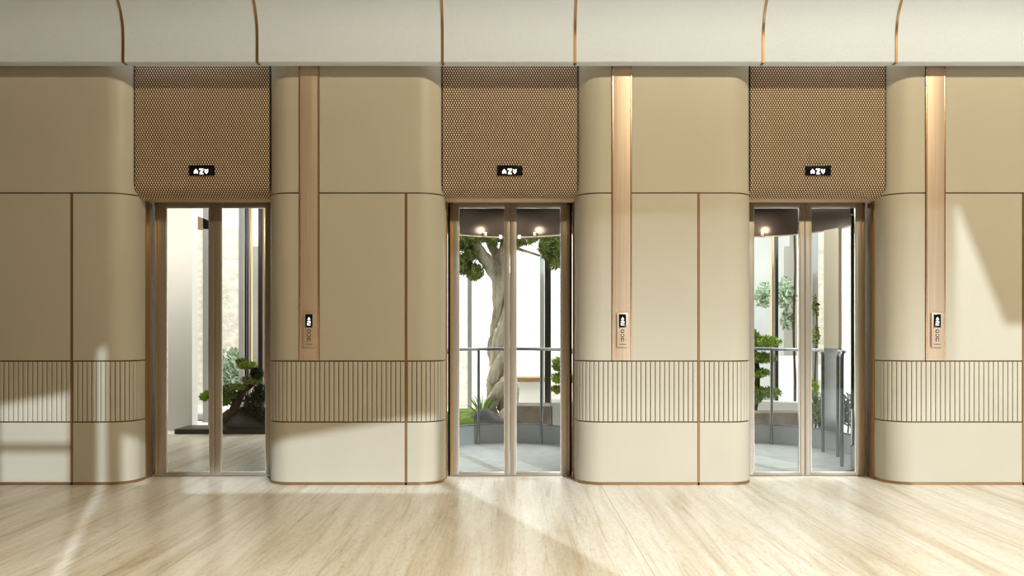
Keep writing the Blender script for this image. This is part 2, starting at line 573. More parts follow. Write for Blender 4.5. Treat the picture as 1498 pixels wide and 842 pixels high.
PIERS = [  # bay index left of pier, strip px (centre), vertical trim px, label
    (-2, None, 105.0, 'champagne wall pier left of the left lift, darkest of the piers'),
    (-1, 452.5, 594.0, 'champagne wall pier between the left and middle lifts'),
    (0, 909.5, 1022.0, 'champagne wall pier between the middle and right lifts'),
    (1, 1368.2, 1497.0, 'brightest champagne wall pier right of the right lift'),
]
SW = 0.0765                                            # half width of the bronze strip
strips = []
for bay, strip, vt, label in PIERS:
    xl, xr = bay * PITCH + HALF, (bay + 1) * PITCH - HALF
    P = Pier(xl, xr)
    t = thing('wall_pier', ((xl + xr) / 2, 0.2, 0), label, 'wall pier', 'champagne wall piers', 'structure')
    g = 0.0045
    v = fx(vt)
    vw = 0.008
    ends = [P.u0, P.u1]
    # top row
    if strip:
        sx = fx(strip)
        top = [(P.u0, sx - SW), (sx + SW, P.u1)]
        mid = [(P.u0, sx - SW), (sx + SW, v - vw), (v + vw, P.u1)]
    else:
        top = [(P.u0, P.u1)]
        mid = [(P.u0, v - vw), (v + vw, P.u1)]
    for a, b in top:
        P.panel('upper_panel', a, b, Z1 + g, ZTOP, M['panel'], t)
    for a, b in mid:
        P.panel('middle_panel', a, b, Z2 + g, Z1 - g, M['panel'], t)
    for a, b in [(P.u0, v - vw), (v + vw, P.u1)]:
        P.ribs('ribbed_panel', a, b, Z3 + g, Z2 - g, t)
        P.panel('base_panel', a, b, Z0 + 0.004, Z3 - g, M['panel'], t)
    for z in (Z1, Z2, Z3):
        segs = top if z == Z1 else [(P.u0, P.u1)]
        for a, b in segs:
            P.band('seam_trim', a, b, z - g, z + g, -0.004, M['seam'], t)
    P.band('base_trim', P.u0, P.u1, 0.0, Z0 + 0.004, 0.003, M['copper'], t)
    if not (bay == 1):
        P.band('vertical_trim', v - vw, v + vw, 0.0, Z1 - g, 0.003, M['copper'], t)
    else:
        P.band('vertical_trim', v - vw, v + vw, 0.0, Z1 - g, 0.003, M['copper'], t)
    core = [P.pt(u)[0] + P.pt(u)[1] * -0.026 for u in P.us(P.u0, P.u1)]
    poly = [(q.x, q.y) for q in core] + [(xr - 0.026, DOOR_Y + 0.25), (xl + 0.026, DOOR_Y + 0.25)]
    MB().prism(poly, 'z', 0.0, ZTOP + 0.3).build('core', M['gap'], t)  # dark fill added inside the pier to block light
    if strip:
        strips.append((sx, P))

# ------------------------------------------------------------------ bronze strips with call panels


def strip_thing(x, where):
    t = thing('metal_strip', (x, 0, Z2), 'brushed rose-gold metal strip on the pier ' + where, 'metal strip', 'rose-gold strips on the piers')
    MB().box(x - SW + 0.010, x + SW - 0.010, -0.0085, -0.0031, Z2 + 0.005, ZTOP, 0.001).build('face', M['rose'], t)
    for s in (-1, 1):
        x0 = x + s * (SW - 0.006)
        MB().box(x0 - 0.0052, x0 + 0.0052, -0.0105, -0.0031, Z2 + 0.005, ZTOP, 0.0015).build('edge_trim', M['rose_edge'], t)
    return t


TWO = [(0, 10), (6, 10), (6, 4.3), (2.2, 4.3), (2.2, 2), (6, 2), (6, 0), (0, 0), (0, 6), (3.8, 6), (3.8, 8), (0, 8)]


def glyph(poly, ox, oz, sx, sz, y0, y1):
    return MB().prism([(ox + p[0] * sx, oz + p[1] * sz) for p in poly], 'y', y0, y1)


def call_panel(x, where):
    zc = EYE + 3.5 / PPM
    t = thing('call_panel', (x, -0.006, zc - 0.131), 'lift call panel with lit screen on the pier ' + where, 'call panel', 'lift call panels')
    yb = -0.026
    MB().box(x - 0.0425, x + 0.0425, yb, -0.0088, zc - 0.131, zc + 0.131, 0.003).build('plate', M['rose'], t)
    d = MB().box(x - 0.027, x + 0.027, yb - 0.003, yb + 0.004, zc + 0.020, zc + 0.121, 0.001).build('screen', M['black'], t)
    y0, y1 = yb - 0.0045, yb - 0.002
    arrow = [(0, 0), (0, 1.2), (-1.6, 1.2), (0.9, 4.6), (3.4, 1.2), (1.8, 1.2), (1.8, 0)]
    glyph(arrow, x - 0.0045, zc + 0.073, 0.0052, 0.0062, y0, y1).build('arrow_symbol', M['white_light'], d)
    glyph(TWO, x - 0.0135, zc + 0.036, 0.0045, 0.0033, y0, y1).build('floor_number', M['white_light'], d)
    # three buttons down the plate
    z = zc - 0.010
    for k in range(3):
        z = zc - 0.0085 - 0.0325 * k
        if k < 2:
            MB().ring((x, z), 0.0001, 0.0076, yb - 0.003, yb + 0.002, 20).build('button', M['button'], t)
            b = MB().ring((x, z), 0.0075, 0.0136, yb - 0.002, yb + 0.002, 24, *((0, 2 * pi) if k == 0 else (radians(120), radians(420)))).build('button_ring', M['ring'], t)
        else:
            b = MB()
            b.box(x - 0.0115, x - 0.0055, yb - 0.002, yb + 0.002, z - 0.012, z + 0.008)
            b.box(x + 0.0055, x + 0.0115, yb - 0.002, yb + 0.002, z - 0.012, z + 0.008)
            b.box(x - 0.0115, x + 0.0115, yb - 0.002, yb + 0.002, z + 0.008, z + 0.0135)
            b.build('button_ring', M['ring'], t)
            MB().box(x - 0.0045, x + 0.0045, yb - 0.003, yb + 0.002, z - 0.010, z + 0.006, 0.001).build('button', M['button'], t)
    MB().box(x - 0.027, x + 0.027, yb - 0.0012, yb + 0.002, zc - 0.1105, zc - 0.1065).build('slot', M['ring'], t)
    return t


where = ['between the left and middle lifts', 'between the middle and right lifts', 'right of the right lift']
for (sx, P), w in zip(strips, where):
    strip_thing(sx, w)
    call_panel(sx + 0.003, w)

# ------------------------------------------------------------------ woven panels, indicators, doors
MESH_Y = 0.107


def woven(cx, which):
    t = thing('woven_panel', (cx, MESH_Y, 2.232), 'woven copper panel with a rounded lower edge above the %s lift doors' % which, 'woven panel', 'woven copper panels over the lifts')
    rb = 0.11
    L1 = ZTOP - (2.232 + rb)
    L2 = pi / 2 * rb
    L3 = DOOR_Y - 0.01 - (MESH_Y + rb)

    def prof(l):
        if l < L1:
            return Vector((MESH_Y, ZTOP - l)), Vector((-1, 0))
        if l < L1 + L2:
            a = (l - L1) / rb
            return Vector((MESH_Y + rb - rb * cos(a), 2.232 + rb - rb * sin(a))), Vector((-cos(a), -sin(a)))
        return Vector((MESH_Y + rb + l - L1 - L2, 2.232)), Vector((0, -1))
    nx = 53
    W = 2 * (HALF + 0.010)
    cw = W / nx
    ch = 0.0178
    rows = int((L1 + L2 + L3) / ch)
    V, F, fm = [], [], []
    x0 = cx - W / 2
    # scales: slanted rounded lozenges standing off a dark backing
    SH = [(-0.40, 0.10, 0.0), (-0.24, 0.40, 0.0012), (0.04, 0.44, 0.0006), (0.40, -0.02, 0.0), (0.26, -0.34, 0.0008), (-0.08, -0.42, 0.0)]
    for r in range(rows):
        for k in range(nx + 1):
            ux = (k + (0.5 if r % 2 else 0.0)) * cw
            lx = (r + 0.5) * ch
            if ux < -0.01 or ux > W + 0.01 * cw:
                continue
            base = len(V)
            for (a, b, h) in SH:
                xx = x0 + min(max(ux + a * cw * 0.95 + b * 0.16 * cw, 0), W)
                p, n = prof(min(max(lx - b * ch * 1.02, 0), L1 + L2 + L3))
                q = p + n * (h + 0.001)
                V.append((xx, q.x, q.y))
            p, n = prof(lx + 0.10 * ch)
            q = p + n * 0.0095
            V.append((x0 + min(max(ux - 0.06 * cw, 0), W), q.x, q.y))
            for j in range(6):
                F.append((base + j, base + (j + 1) % 6, base + 6))
    me = bpy.data.meshes.new('weave')
    me.from_pydata(V, [], F)
    me.materials.append(M['weave'])
    me.polygons.foreach_set('use_smooth', [True] * len(F))
    bm = bmesh.new(); bm.from_mesh(me)
    for f in bm.faces:
        f.normal_update()
        c = f.calc_center_median()
        outw = Vector((0, -1, 0.0)) if c.z > 2.30 else Vector((0, -1, -1.5))
        if f.normal.dot(outw) < 0:
            f.normal_flip()
    bm.to_mesh(me); bm.free()
    o = bpy.data.objects.new('weave', me); C.objects.link(o); o.parent = t
    o.location = tuple(-v for v in t.location)
    # dark backing sheet
    ls = [0] + [L1] + [L1 + L2 * k / 8 for k in range(1, 9)] + [L1 + L2 + L3]
    pr = [prof(l)[0] + prof(l)[1] * -0.002 for l in ls]
    poly = [(q.x, q.y) for q in pr] + [(DOOR_Y - 0.01, ZTOP)]
    MB().prism(poly, 'x', cx - HALF - 0.012, cx + HALF + 0.012).build('backing', M['weave_gap'], t)
    for s in (-1, 1):
        xe = cx + s * (HALF + 0.0125)
        p2 = [(q.x - 0.003, q.y) for q in pr[:2]] + [(q.x - 0.003, q.y) for q in pr[2:]] + [(DOOR_Y - 0.012, ZTOP)]
        MB().prism(p2, 'x', xe - 0.0035, xe + 0.0035).build('side_edge', M['gap'], t)
    return t


def indicator(cx, which):
    s = PPM * 0.985
    zc = EYE + 236.3 / s
    yb = MESH_Y - 0.016
    t = thing('floor_indicator', (cx, yb, zc), 'small black floor display with white symbols above the %s lift doors' % which, 'floor indicator', 'floor displays over the lifts')
    MB().box(cx - 0.099, cx + 0.099, yb, MESH_Y + 0.0, zc - 0.040, zc + 0.040, 0.003).build('housing', M['black'], t)
    u = 1 / s
    x0, zt = cx - 0.099, zc + 0.040
    y0, y1 = yb - 0.0012, yb + 0.001

    def g(poly):
        return MB().prism([(x0 + a * u, zt - b * u) for a, b in poly], 'y', y0, y1)
    g([(7.2, 8.4), (10.2, 5.0), (13.2, 8.4), (13.2, 12.2), (11.4, 12.2), (10.2, 10.8), (9.0, 12.2), (7.2, 12.2)]).build('up_symbol', M['white_light'], t)
    g([(15.0, 4.6), (21.2, 4.6), (21.2, 7.6), (18.4, 10.9), (21.2, 10.9), (21.2, 13.2), (15.6, 13.2), (15.6, 10.4), (18.4, 7.0), (15.0, 7.0)]).build('floor_number', M['white_light'], t)
    g([(22.6, 5.4), (24.2, 5.4), (25.5, 7.0), (26.8, 5.4), (28.4, 5.4), (28.0, 7.8), (28.2, 9.6), (25.5, 12.8), (22.8, 9.6), (23.0, 7.8), (25.5, 7.6), (24.4, 9.2), (25.5, 10.6), (26.6, 9.2), (25.5, 7.6), (23.0, 7.8)][0:10]).build('down_symbol', M['white_light'], t)
    g([(25.5, 8.0), (26.5, 9.0), (25.5, 10.4), (24.5, 9.0)]).build('down_symbol_hole', M['black'], t).location.y -= 0.0006
    return t


DOOR_TOP = 2.229
SILL = 0.012


def door_leaf(x0, x1, label, sides):
    """glass leaf: frame, bead, pane; sides = stile widths (left, right)"""
    ys0, ys1 = DOOR_Y, DOOR_Y + 0.036
    t = thing('elevator_door', ((x0 + x1) / 2, DOOR_Y + 0.018, SILL), label, 'lift door', 'glass lift door leaves')
    gx0, gx1 = x0 + sides[0], x1 - sides[1]
    gz0, gz1 = 0.034, EYE + (486 - 303) / (PPM * D / (D + DOOR_Y))
    f = MB()
    f.box(x0, gx0, ys0, ys1, SILL, DOOR_TOP, 0.002)
    f.box(gx1, x1, ys0, ys1, SILL, DOOR_TOP, 0.002)
    f.box(gx0 - 0.001, gx1 + 0.001, ys0, ys1, SILL, gz0, 0.002)
    f.box(gx0 - 0.001, gx1 + 0.001, ys0, ys1, gz1, DOOR_TOP, 0.002)
    f.build('frame', M['frame'], t)
    b = MB()
    w = 0.006
    b.box(gx0, gx0 + w, ys0 + 0.004, ys1 - 0.006, gz0, gz1, 0.001).box(gx1 - w, gx1, ys0 + 0.004, ys1 - 0.006, gz0, gz1, 0.001)
    b.box(gx0 + w, gx1 - w, ys0 + 0.004, ys1 - 0.006, gz0, gz0 + w, 0.001).box(gx0 + w, gx1 - w, ys0 + 0.004, ys1 - 0.006, gz1 - w, gz1, 0.001)
    b.build('glazing_bead', M['bead'], t)
    MB().box(gx0 + w, gx1 - w, ys0 + 0.014, ys0 + 0.022, gz0 + w, gz1 - w).build('glass_pane', M['glass'], t)
    return t


def door_frame(cx, which):
    t = thing('elevator_door_frame', (cx, DOOR_Y, 0), 'bronze lift door surround with dark side gaps around the %s lift doors' % which, 'door surround', 'lift door surrounds')
    for s in (-1, 1):
        a, b = sorted((cx + s * (HALF - 0.006), cx + s * (HALF + 0.02)))
        MB().box(a, b, SIDE + 0.002, DOOR_Y + 0.012, 0, 2.222, 0.002).build('side_return', M['bronze'], t)
        a, b = sorted((cx + s * (HALF - 0.007), cx + s * (HALF - 0.026)))
        MB().box(a, b, DOOR_Y + 0.06, DOOR_Y + 0.09, 0, 2.222).build('shadow_gap', M['gap'], t)
        a, b = sorted((cx + s * (HALF - 0.027), cx + s * (HALF - 0.048)))
        MB().box(a, b, DOOR_Y + 0.004, DOOR_Y + 0.05, 0, 2.222, 0.002).build('jamb', M['gold'] if which == 'left' else M['bronze'], t)
    o = MB().box(cx - HALF + 0.01, cx + HALF - 0.01, DOOR_Y + 0.04, DOOR_Y + 0.09, 2.205, ZTOP).build('header_light_block', M['dark'])  # added to stop light leaking over the doors
    tag(o, 'dark strip added above the glass doors of the %s lift to block light' % which, 'wall', kind='structure')
    MB().box(cx - HALF + 0.01, cx + HALF - 0.01, DOOR_Y - 0.004, DOOR_Y + 0.05, -0.02, 0.006, 0.002).build('sill', M['frame'], t)
    return t


BAYS = [(-PITCH, 'left'), (0.0, 'middle'), (PITCH, 'right')]
for cx, which in BAYS:
    woven(cx, which)
    indicator(cx, which)
    door_frame(cx, which)
    hw = 0.466
    door_leaf(cx - hw, cx - 0.0015, 'left glass door leaf of the %s lift' % which, (0.047, 0.041) if which != 'left' else (0.066, 0.041))
    door_leaf(cx + 0.0015, cx + hw, 'right glass door leaf of the %s lift' % which, (0.047, 0.050))

# ------------------------------------------------------------------ round glass cabs (middle and right)


def ell(cx, cy, a, b, t):
    return (cx + a * cos(t), cy + b * sin(t))


def shell(cx, cy, a, b, t0, t1, z0, z1, th, n=64):
    """curved wall standing on an ellipse"""
    m = MB()
    V, F = [], []
    for k in range(n + 1):
        t = t0 + (t1 - t0) * k / n
        x0, y0 = ell(cx, cy, a, b, t)
        x1, y1 = ell(cx, cy, a - th, b - th, t)
        V += [(x0, y0, z0), (x0, y0, z1), (x1, y1, z1), (x1, y1, z0)]
    for k in range(n):
        i, j = 4 * k, 4 * k + 4
        for q in range(4):
            F.append((i + q, i + (q + 1) % 4, j + (q + 1) % 4, j + q))
    F.append((0, 1, 2, 3)); F.append((4 * n + 3, 4 * n + 2, 4 * n + 1, 4 * n))
    return m.add(V, F)


CY, CA, CB = 1.62, 0.85, 1.08
OPEN0, OPEN1 = radians(-52), radians(232)


def cab(cx, which):
    t = thing('elevator_cab', (cx, CY, 0), 'round glass lift cab with a dark bronze ceiling drum behind the %s doors' % which, 'lift cab', 'round glass lift cabs')
    pts = [ell(cx, CY, CA - 0.005, CB - 0.005, radians(a)) for a in range(0, 360, 4)]
    MB().prism(pts, 'z', -0.03, 0.006).build('floor_plate', M['cab_floor'], t)
    shell(cx, CY, CA, CB, OPEN0, OPEN1, 0.006, 0.197, 0.02).build('skirting', M['skirt'], t, 30)
    shell(cx, CY, CA + 0.004, CB + 0.004, OPEN0, OPEN1, 0.197, 0.206, 0.028).build('skirting_cap', M['steel'], t, 30)
    shell(cx, CY, CA - 0.006, CB - 0.006, OPEN0, OPEN1, 0.206, 2.19, 0.008).build('glass_wall', M['cab_glass'], t, 30)
    dr = shell(cx, CY, CA, CB, OPEN0, OPEN1, 2.19, 2.62, 0.02).build('ceiling_drum', M['drum'], t, 30)
    shell(cx, CY, CA + 0.002, CB + 0.002, OPEN0, OPEN1, 2.182, 2.192, 0.026).build('drum_rim', M['rose'], t, 30)
    MB().prism(pts, 'z', 2.50, 2.54).build('cab_ceiling', M['dark'], t)
    for s in (-1, 1):
        x = cx + s * 0.405
        MB().box(x - 0.06, x + 0.06, 2.22, 2.36, 2.478, 2.50, 0.003).build('ceiling_light', M['lamp'], t)
        xs, ys = ell(cx, CY, CA - 0.05, CB - 0.05, radians(90 - s * 19))
        f = MB().tube([(xs, ys, 2.185), (xs, ys, 2.225)], 0.018, 14).build('spotlight', M['rose'], t)  # added uplight fixture for the bright blob on the drum
        MB().tube([(xs, ys, 2.223), (xs, ys, 2.228)], 0.015, 14).build('lens', M['lamp'], f)
        l = lamp('drum_blob_light', 'POINT', (xs * 0.985 + cx * 0.015, ys - 0.03, 2.26), (0, 0, 0), 1.5, (1, 0.98, 0.95), shadow_soft_size=0.045)  # added point light, makes the blob on the drum
        l.parent = t
        l.location = Vector((xs * 0.985 + cx * 0.015, ys - 0.03, 2.26)) - Vector(t.location)
        xs, ys = ell(cx, CY, CA - 0.09, CB - 0.09, radians(90 - s * 7.5))
        MB().tube([(xs, ys, 2.165), (xs, ys, 2.20)], 0.014, 12).build('spotlight', M['lamp'], t)
    l = lamp('cab_lamp', 'AREA', (cx, CY, 2.47), (0, 0, 0), 10, (1, 0.98, 0.95), shape='DISK', size=0.9)
    l.parent = t
    l.location = (0, 0, 2.47)
    # handrails
    ra, rb_, rr = 0.675, 1.0, 0.0165

    def rail(a0, a1, posts, n=40):
        ends = []
        zt = 1.0
        path = []
        for k in range(n + 1):
            a = a0 + (a1 - a0) * k / n
            x, y = ell(cx, CY, ra, rb_, a)
            path.append(Vector((x, y, zt)))
        # rounded ends going down to the floor
        d0 = (path[0] - path[1]).normalized(); d1 = (path[-1] - path[-2]).normalized()
        rad = 0.06

        def bend(p, d):
            out = []
            for k in range(1, 7):
                a = pi / 2 * k / 6
                out.append(p + d * rad * sin(a) - Vector((0, 0, rad * (1 - cos(a)))))
            out.append(Vector((out[-1].x, out[-1].y, 0.005)))
            return out
        full = list(reversed(bend(path[0], d0))) + path + bend(path[-1], d1)
        h = MB().tube(full, rr, 12).build('handrail', M['steel'], t, 40)
        for a in posts:
            x, y = ell(cx, CY, ra, rb_, a)
            MB().tube([(x, y, 0.005), (x, y, zt)], 0.0145, 12).build('post', M['steel'], h, 40)
    rail(radians(19), radians(161), [radians(61), radians(119)])
    rail(radians(-40), radians(-8), [])
    rail(radians(188), radians(220), [])
    # side column between the rails
    for t0, t1 in ((radians(11), radians(25)), (radians(155), radians(169))):
        c_ = shell(cx, CY, CA - 0.02, CB - 0.02, t0, t1, 1.02, 2.19, 0.035, 8).build('control_column', M['cream'], t, 30)
        shell(cx, CY, CA - 0.02, CB - 0.02, t0, t1, 0.206, 1.02, 0.035, 8).build('column_base', M['steel'], c_, 30)
    return t


cab(0.0, 'middle')
cab(PITCH, 'right')

# ------------------------------------------------------------------ courtyard shell behind the lifts
o = MB().box(-7, 8, 8.0, 8.2, -0.1, 6.0).build('wall_courtyard', M['white'])
tag(o, 'bright white courtyard wall far behind the lifts', 'wall', kind='structure')
x = at(281, 500, 4.0).x
o = MB().box(-7.0, x, 4.0, 4.2, -0.1, 3.6).build('wall_passage', M['white'])
tag(o, 'plain white wall seen through the left leaf of the left lift', 'wall', kind='structure')
o = MB().box(-7, -1.25, 0.68, 3.9, 2.98, 3.1).build('passage_shade_roof', M['white'])  # out-of-view roof, added to dim the bonsai and passage floor
tag(o, 'unseen white roof added to shade the passage behind the left lift', 'ceiling', kind='structure')
o = MB().box(-1.32, -1.25, 0.68, 4.3, 0, 3.0).build('wall_shaft', M['white'])
tag(o, 'white side wall between the passage and the middle lift', 'wall', kind='structure')


def post(px0, px1, d, material, label, y0=250, y1=None, depth=0.08, name='window_post', cat='window post'):
    a, b = at(px0, y0, d), at(px1, y0, d)
    z0 = -0.012 if y1 is None else at(0, y1, d).z
    if d < 3.5 and a.x < -1.3 and y1 is None:
        z0 = 0.0
    z1 = a.z
    t = thing(name, ((a.x + b.x) / 2, d, z0), label, cat)
    MB().box(a.x, b.x, d, d + depth, z0 + 0.03, z1, min(0.004, (b.x - a.x) * 0.2)).build('shaft', material, t)
    MB().box(a.x - 0.003, b.x + 0.003, d - 0.006, d + depth + 0.006, z0, z0 + 0.035, 0.003).build('foot', material, t)
    return t


# left lift view
post(296.5, 305.5, 5.0, M['grey'], 'wide grey window post behind the left leaf of the left lift')
post(304.8, 306.8, 4.6, M['dark'], 'thin black window post behind the left leaf of the left lift')
post(349, 357, 5.2, M['grey'], 'wide grey window post behind the right leaf of the left lift')
post(357.6, 359.6, 4.5, M['dark'], 'thin black window post beside the bonsai, left of a pair')
post(361.3, 363.4, 4.5, M['dark'], 'thin black window post beside the bonsai, right of a pair')
post(363.8, 367.4, 4.7, M['gold'], 'gold window post behind the bonsai')
post(377.5, 384, 4.05, mat('post_brown', (0.05, 0.03, 0.022), 0.45, 0.2), 'dark brown post right of the bonsai crown')
post(384.2, 388.5, 4.4, M['gold'], 'gold post at the right edge of the left lift view')


def screen(px0, px1, py0, py1, d, label, material=None):
    a, b = at(px0, py1, d), at(px1, py0, d)
    t = thing('wall_screen', ((a.x + b.x) / 2, d, a.z), label, 'wall screen')
    MB().box(a.x, b.x, d, d + 0.05, a.z, b.z, 0.004).build('screen_face', material or M['textured'], t)
    m = MB()
    m.box(a.x - 0.02, a.x, d - 0.01, d + 0.06, a.z, b.z).box(b.x, b.x + 0.02, d - 0.01, d + 0.06, a.z, b.z)
    m.build('screen_frame', M['white'], t)
    return t


screen(276, 297, 334, 590, 7.0, 'textured white screen behind the left leaf of the left lift')
screen(318, 349, 334, 560, 7.4, 'tall bright white screen behind the right leaf of the left lift')
screen(367, 378, 360, 590, 6.5, 'pale grey screen between the gold and brown posts', M['pale_grey'])
screen(664, 684, 290, 600, 7.4, 'textured cream screen at the left of the middle lift view')
screen(806, 826, 330, 600, 7.4, 'textured cream screen at the right of the middle lift view')
screen(1090, 1130, 290, 600, 7.2, 'pale grey wall screen behind the conifer', M['pale_grey'])
screen(1139, 1166, 290, 520, 7.2, 'pale grey wall screen right of the gold post', M['pale_grey'])
screen(1197, 1210, 300, 590, 6.6, 'textured cream screen left of the cream column')
screen(1231, 1256, 290, 505, 6.0, 'textured cream screen right of the cream column')

# lintel over the left windows
a, b = at(276, 333, 5.0), at(306, 316, 5.0)
o = MB().prism([(a.x, a.z), (b.x, a.z - 0.02), (b.x, b.z - 0.06), (a.x, b.z + 0.05)], 'y', 5.0, 5.2).build('window_lintel', M['wood'])
tag(o, 'short brown lintel above the textured screen in the left lift view', 'lintel')
a, b = at(262, 620, 5.4), at(312, 604, 5.4)
o = MB().box(a.x, b.x, 5.2, 5.5, 0.0, b.z, 0.01).build('window_bench', M['pale_grey'])
tag(o, 'low pale grey window bench behind the left leaf of the left lift', 'bench')

# middle lift view
post(684, 690, 5.2, M['grey'], 'grey window post left of the gnarled tree')
post(790, 796, 5.2, M['grey'], 'grey window post left of the black post in the middle lift')
post(797, 806, 4.6, M['dark'], 'thick black window post right of the gnarled tree')
# right lift view
post(1129.5, 1134, 5.0, M['gold'], 'gold window post behind the conifer in the right lift')
post(1134.2, 1139, 4.8, M['dark'], 'black window post behind the conifer in the right lift')
post(1188.5, 1197, 5.2, M['grey'], 'grey window post at the left edge of the right leaf of the right lift')

# ------------------------------------------------------------------ planting
rng = random.Random(5)


def leaves(mb_, c, r, n, size, rng_, up=0.3, slim=0.35):
    c = Vector(c)
    for _ in range(n):
        while True:
            p = Vector((rng_.uniform(-1, 1), rng_.uniform(-1, 1), rng_.uniform(-1, 1)))
            if p.length <= 1:
                break
        p = p * (0.55 + 0.45 * p.length)
        q = c + Vector((p.x * r[0], p.y * r[1], p.z * r[2]))
        d = Vector((rng_.gauss(0, 1) + p.x, rng_.gauss(0, 1) + p.y, rng_.gauss(0, 1) + up * 2 + p.z)).normalized()
        w = d.cross(Vector((rng_.gauss(0, 1), rng_.gauss(0, 1), rng_.gauss(0, 1)))).normalized()
        s = size * rng_.uniform(0.6, 1.3)
        nrm = d.cross(w) * s * 0.12
        mb_.add([q - d * s * 0.5, q + w * s * slim * 0.5 + nrm, q + d * s * 0.5, q - w * s * slim * 0.5 + nrm], [(0, 1, 2), (0, 2, 3)])


def px_tube(m, pts, d, seg=10, jag=0.12, dz=0.0):
    """pts = (px, py, radius px, extra depth)"""
    s = D / (D + d) * PPM
    sm = smoothpath(pts, 5)
    m.tube([at(p[0], p[1], d + p[3]) for p in sm], [max(0.004, p[2] / s) for p in sm], seg, jag, rng)


# --- gnarled tree behind the middle lift
TD = 4.0
base = at(737, 606, TD)
t = thing('gnarled_tree', (base.x, TD, 0.0), 'old twisted pale-barked tree behind the middle lift doors', 'tree')
m = MB()
S = D / (D + TD) * PPM
ax = [(741, 625), (741, 600), (738, 565), (737, 530), (736, 495), (738, 465), (735, 435), (731, 410), (724, 388)]
axs = smoothpath(ax, 8)
n = len(axs)
for k in range(6):
    pts, rad = [], []
    for i, (x, y) in enumerate(axs):
        f = i / (n - 1)
        ang = k * 2 * pi / 6 + f * 7.5 + 0.6 * sin(5 * f + k * 1.3)
        off = (15 * (1 - f) ** 1.6 + 12.5 + 3.5 * sin(f * 9 + k * 2.1)) * (1 - 0.42 * f)
        pts.append(at(x + off * cos(ang), y, TD + off * sin(ang) / S))
        rad.append((6.6 * (1 - 0.15 * f) + 2.6 * sin(f * 15 + k * 1.7)) / S)
    m.tube(pts, rad, 10, 0.16, rng)
core_pts = [at(x + 3 * sin(i * 0.5), y, TD + 0.02) for i, (x, y) in enumerate(axs)]
m.tube(core_pts, [(11 - 3 * i / n + 2.5 * sin(i * 0.7)) / S for i in range(n)], 12, 0.15, rng)
m.build('trunk', M['bark_pale'], t, 60)
BR = [
    [(732, 412, 11, 0), (720, 392, 10, -0.05), (706, 374, 9, -0.1), (695, 354, 7, -0.1), (688, 330, 6, -0.1)],
    [(732, 405, 11, 0.02), (736, 380, 10, 0.05), (740, 355, 8, 0.05), (744, 325, 7, 0.1)],
    [(724, 398, 9, 0.05), (727, 376, 8, 0.1), (718, 356, 7, 0.12), (712, 330, 6, 0.15)],
    [(716, 386, 6, 0), (703, 372, 5, 0.1), (690, 366, 4, 0.15), (672, 362, 3, 0.2)],
    [(736, 374, 5, 0), (752, 362, 4, 0.05), (772, 353, 3, 0.1), (797, 344, 2, 0.1)],
    [(752, 362, 3, 0.05), (768, 367, 2.2, 0.0), (790, 374, 1.6, 0.0)],
    [(764, 357, 2.4, 0.05), (776, 346, 2, 0.0), (786, 336, 1.6, 0.0)],
]
for b in BR:
    m = MB()
    px_tube(m, b, TD)
    m.build('branch', M['bark_pale'], t, 60)
for (x, y, rx, ry, nn) in [(680, 350, 20, 18, 700), (676, 386, 14, 16, 520), (694, 398, 13, 13, 360), (704, 343, 20, 12, 380), (690, 372, 12, 9, 170), (732, 343, 14, 9, 240),
                           (764, 350, 24, 8, 300), (798, 360, 10, 20, 430), (814, 364, 14, 22, 560), (812, 384, 10, 10, 180), (722, 352, 8, 6, 90)]:
    m = MB()
    c = at(x, y, TD - 0.08)
    leaves(m, c, (rx / S, 0.26, ry / S), int(nn * 1.5), 0.095, rng, 0.3, 0.13)
    m.build('foliage', M['leaf'], t, None)

# --- mound, rock, planter, bench, small plants behind the middle lift


def mound(name, c, r, material, label, cat, seed, rough=0.15, zmin=-0.012):
    rg = random.Random(seed)
    bm = bmesh.new()
    bmesh.ops.create_icosphere(bm, subdivisions=4, radius=1)
    ph = [(rg.uniform(1.5, 4), rg.uniform(0, 6), rg.uniform(1.5, 4), rg.uniform(0, 6), rg.uniform(1.5, 4)) for _ in range(5)]
    for v in bm.verts:
        p = v.co.copy()
        k = 1 + rough * sum(sin(a * p.x + b) * sin(c_ * p.y + d_) * sin(e * p.z + b) for a, b, c_, d_, e in ph) / 2
        p *= k
        v.co = Vector((c[0] + p.x * r[0], c[1] + p.y * r[1], max(c[2] + p.z * r[2], zmin)))
    bm.verts.index_update()
    o_ = link_mesh(name, [v.co for v in bm.verts], [[v.index for v in f.verts] for f in bm.faces], material, None, 60)
    bm.free()
    return tag(o_, label, cat)


p = at(700, 605, 3.9)
mound('moss_mound', (p.x - 0.11, 4.0, 0.06), (0.38, 0.48, 0.19), M['moss'], 'mossy green mound at the foot of the gnarled tree', 'moss mound', 3)
p = at(719, 615, 3.3)
mound('garden_rock', (p.x, 3.25, 0.12), (0.205, 0.20, 0.155), M['rock'], 'dark flat rock in front of the gnarled tree', 'rock', 8, 0.3)
a, b = at(752, 622, 3.5), at(806, 591, 3.5)
o = MB().box(a.x, b.x, 3.3, 3.75, -0.012, b.z, 0.02).build('stone_planter', M['brown_stone'])
tag(o, 'brown stone block behind the right leaf of the middle lift', 'stone block')
a, b = at(806.5, 622, 3.5), at(850, 586, 3.5)
o = MB().box(a.x, b.x, 3.3, 3.75, -0.012, b.z, 0.02).build('stone_planter', M['pale_grey'])
tag(o, 'grey stone block beside the brown one in the middle lift view', 'stone block')
a, b = at(758, 580, 5.6), at(794, 551, 5.6)
t = thing('garden_bench', ((a.x + b.x) / 2, 5.6, -0.012), 'white bench with a wooden top behind the gnarled tree', 'bench')
MB().box(a.x, b.x, 5.45, 5.85, -0.012, b.z - 0.06, 0.01).build('bench_base', M['white'], t)
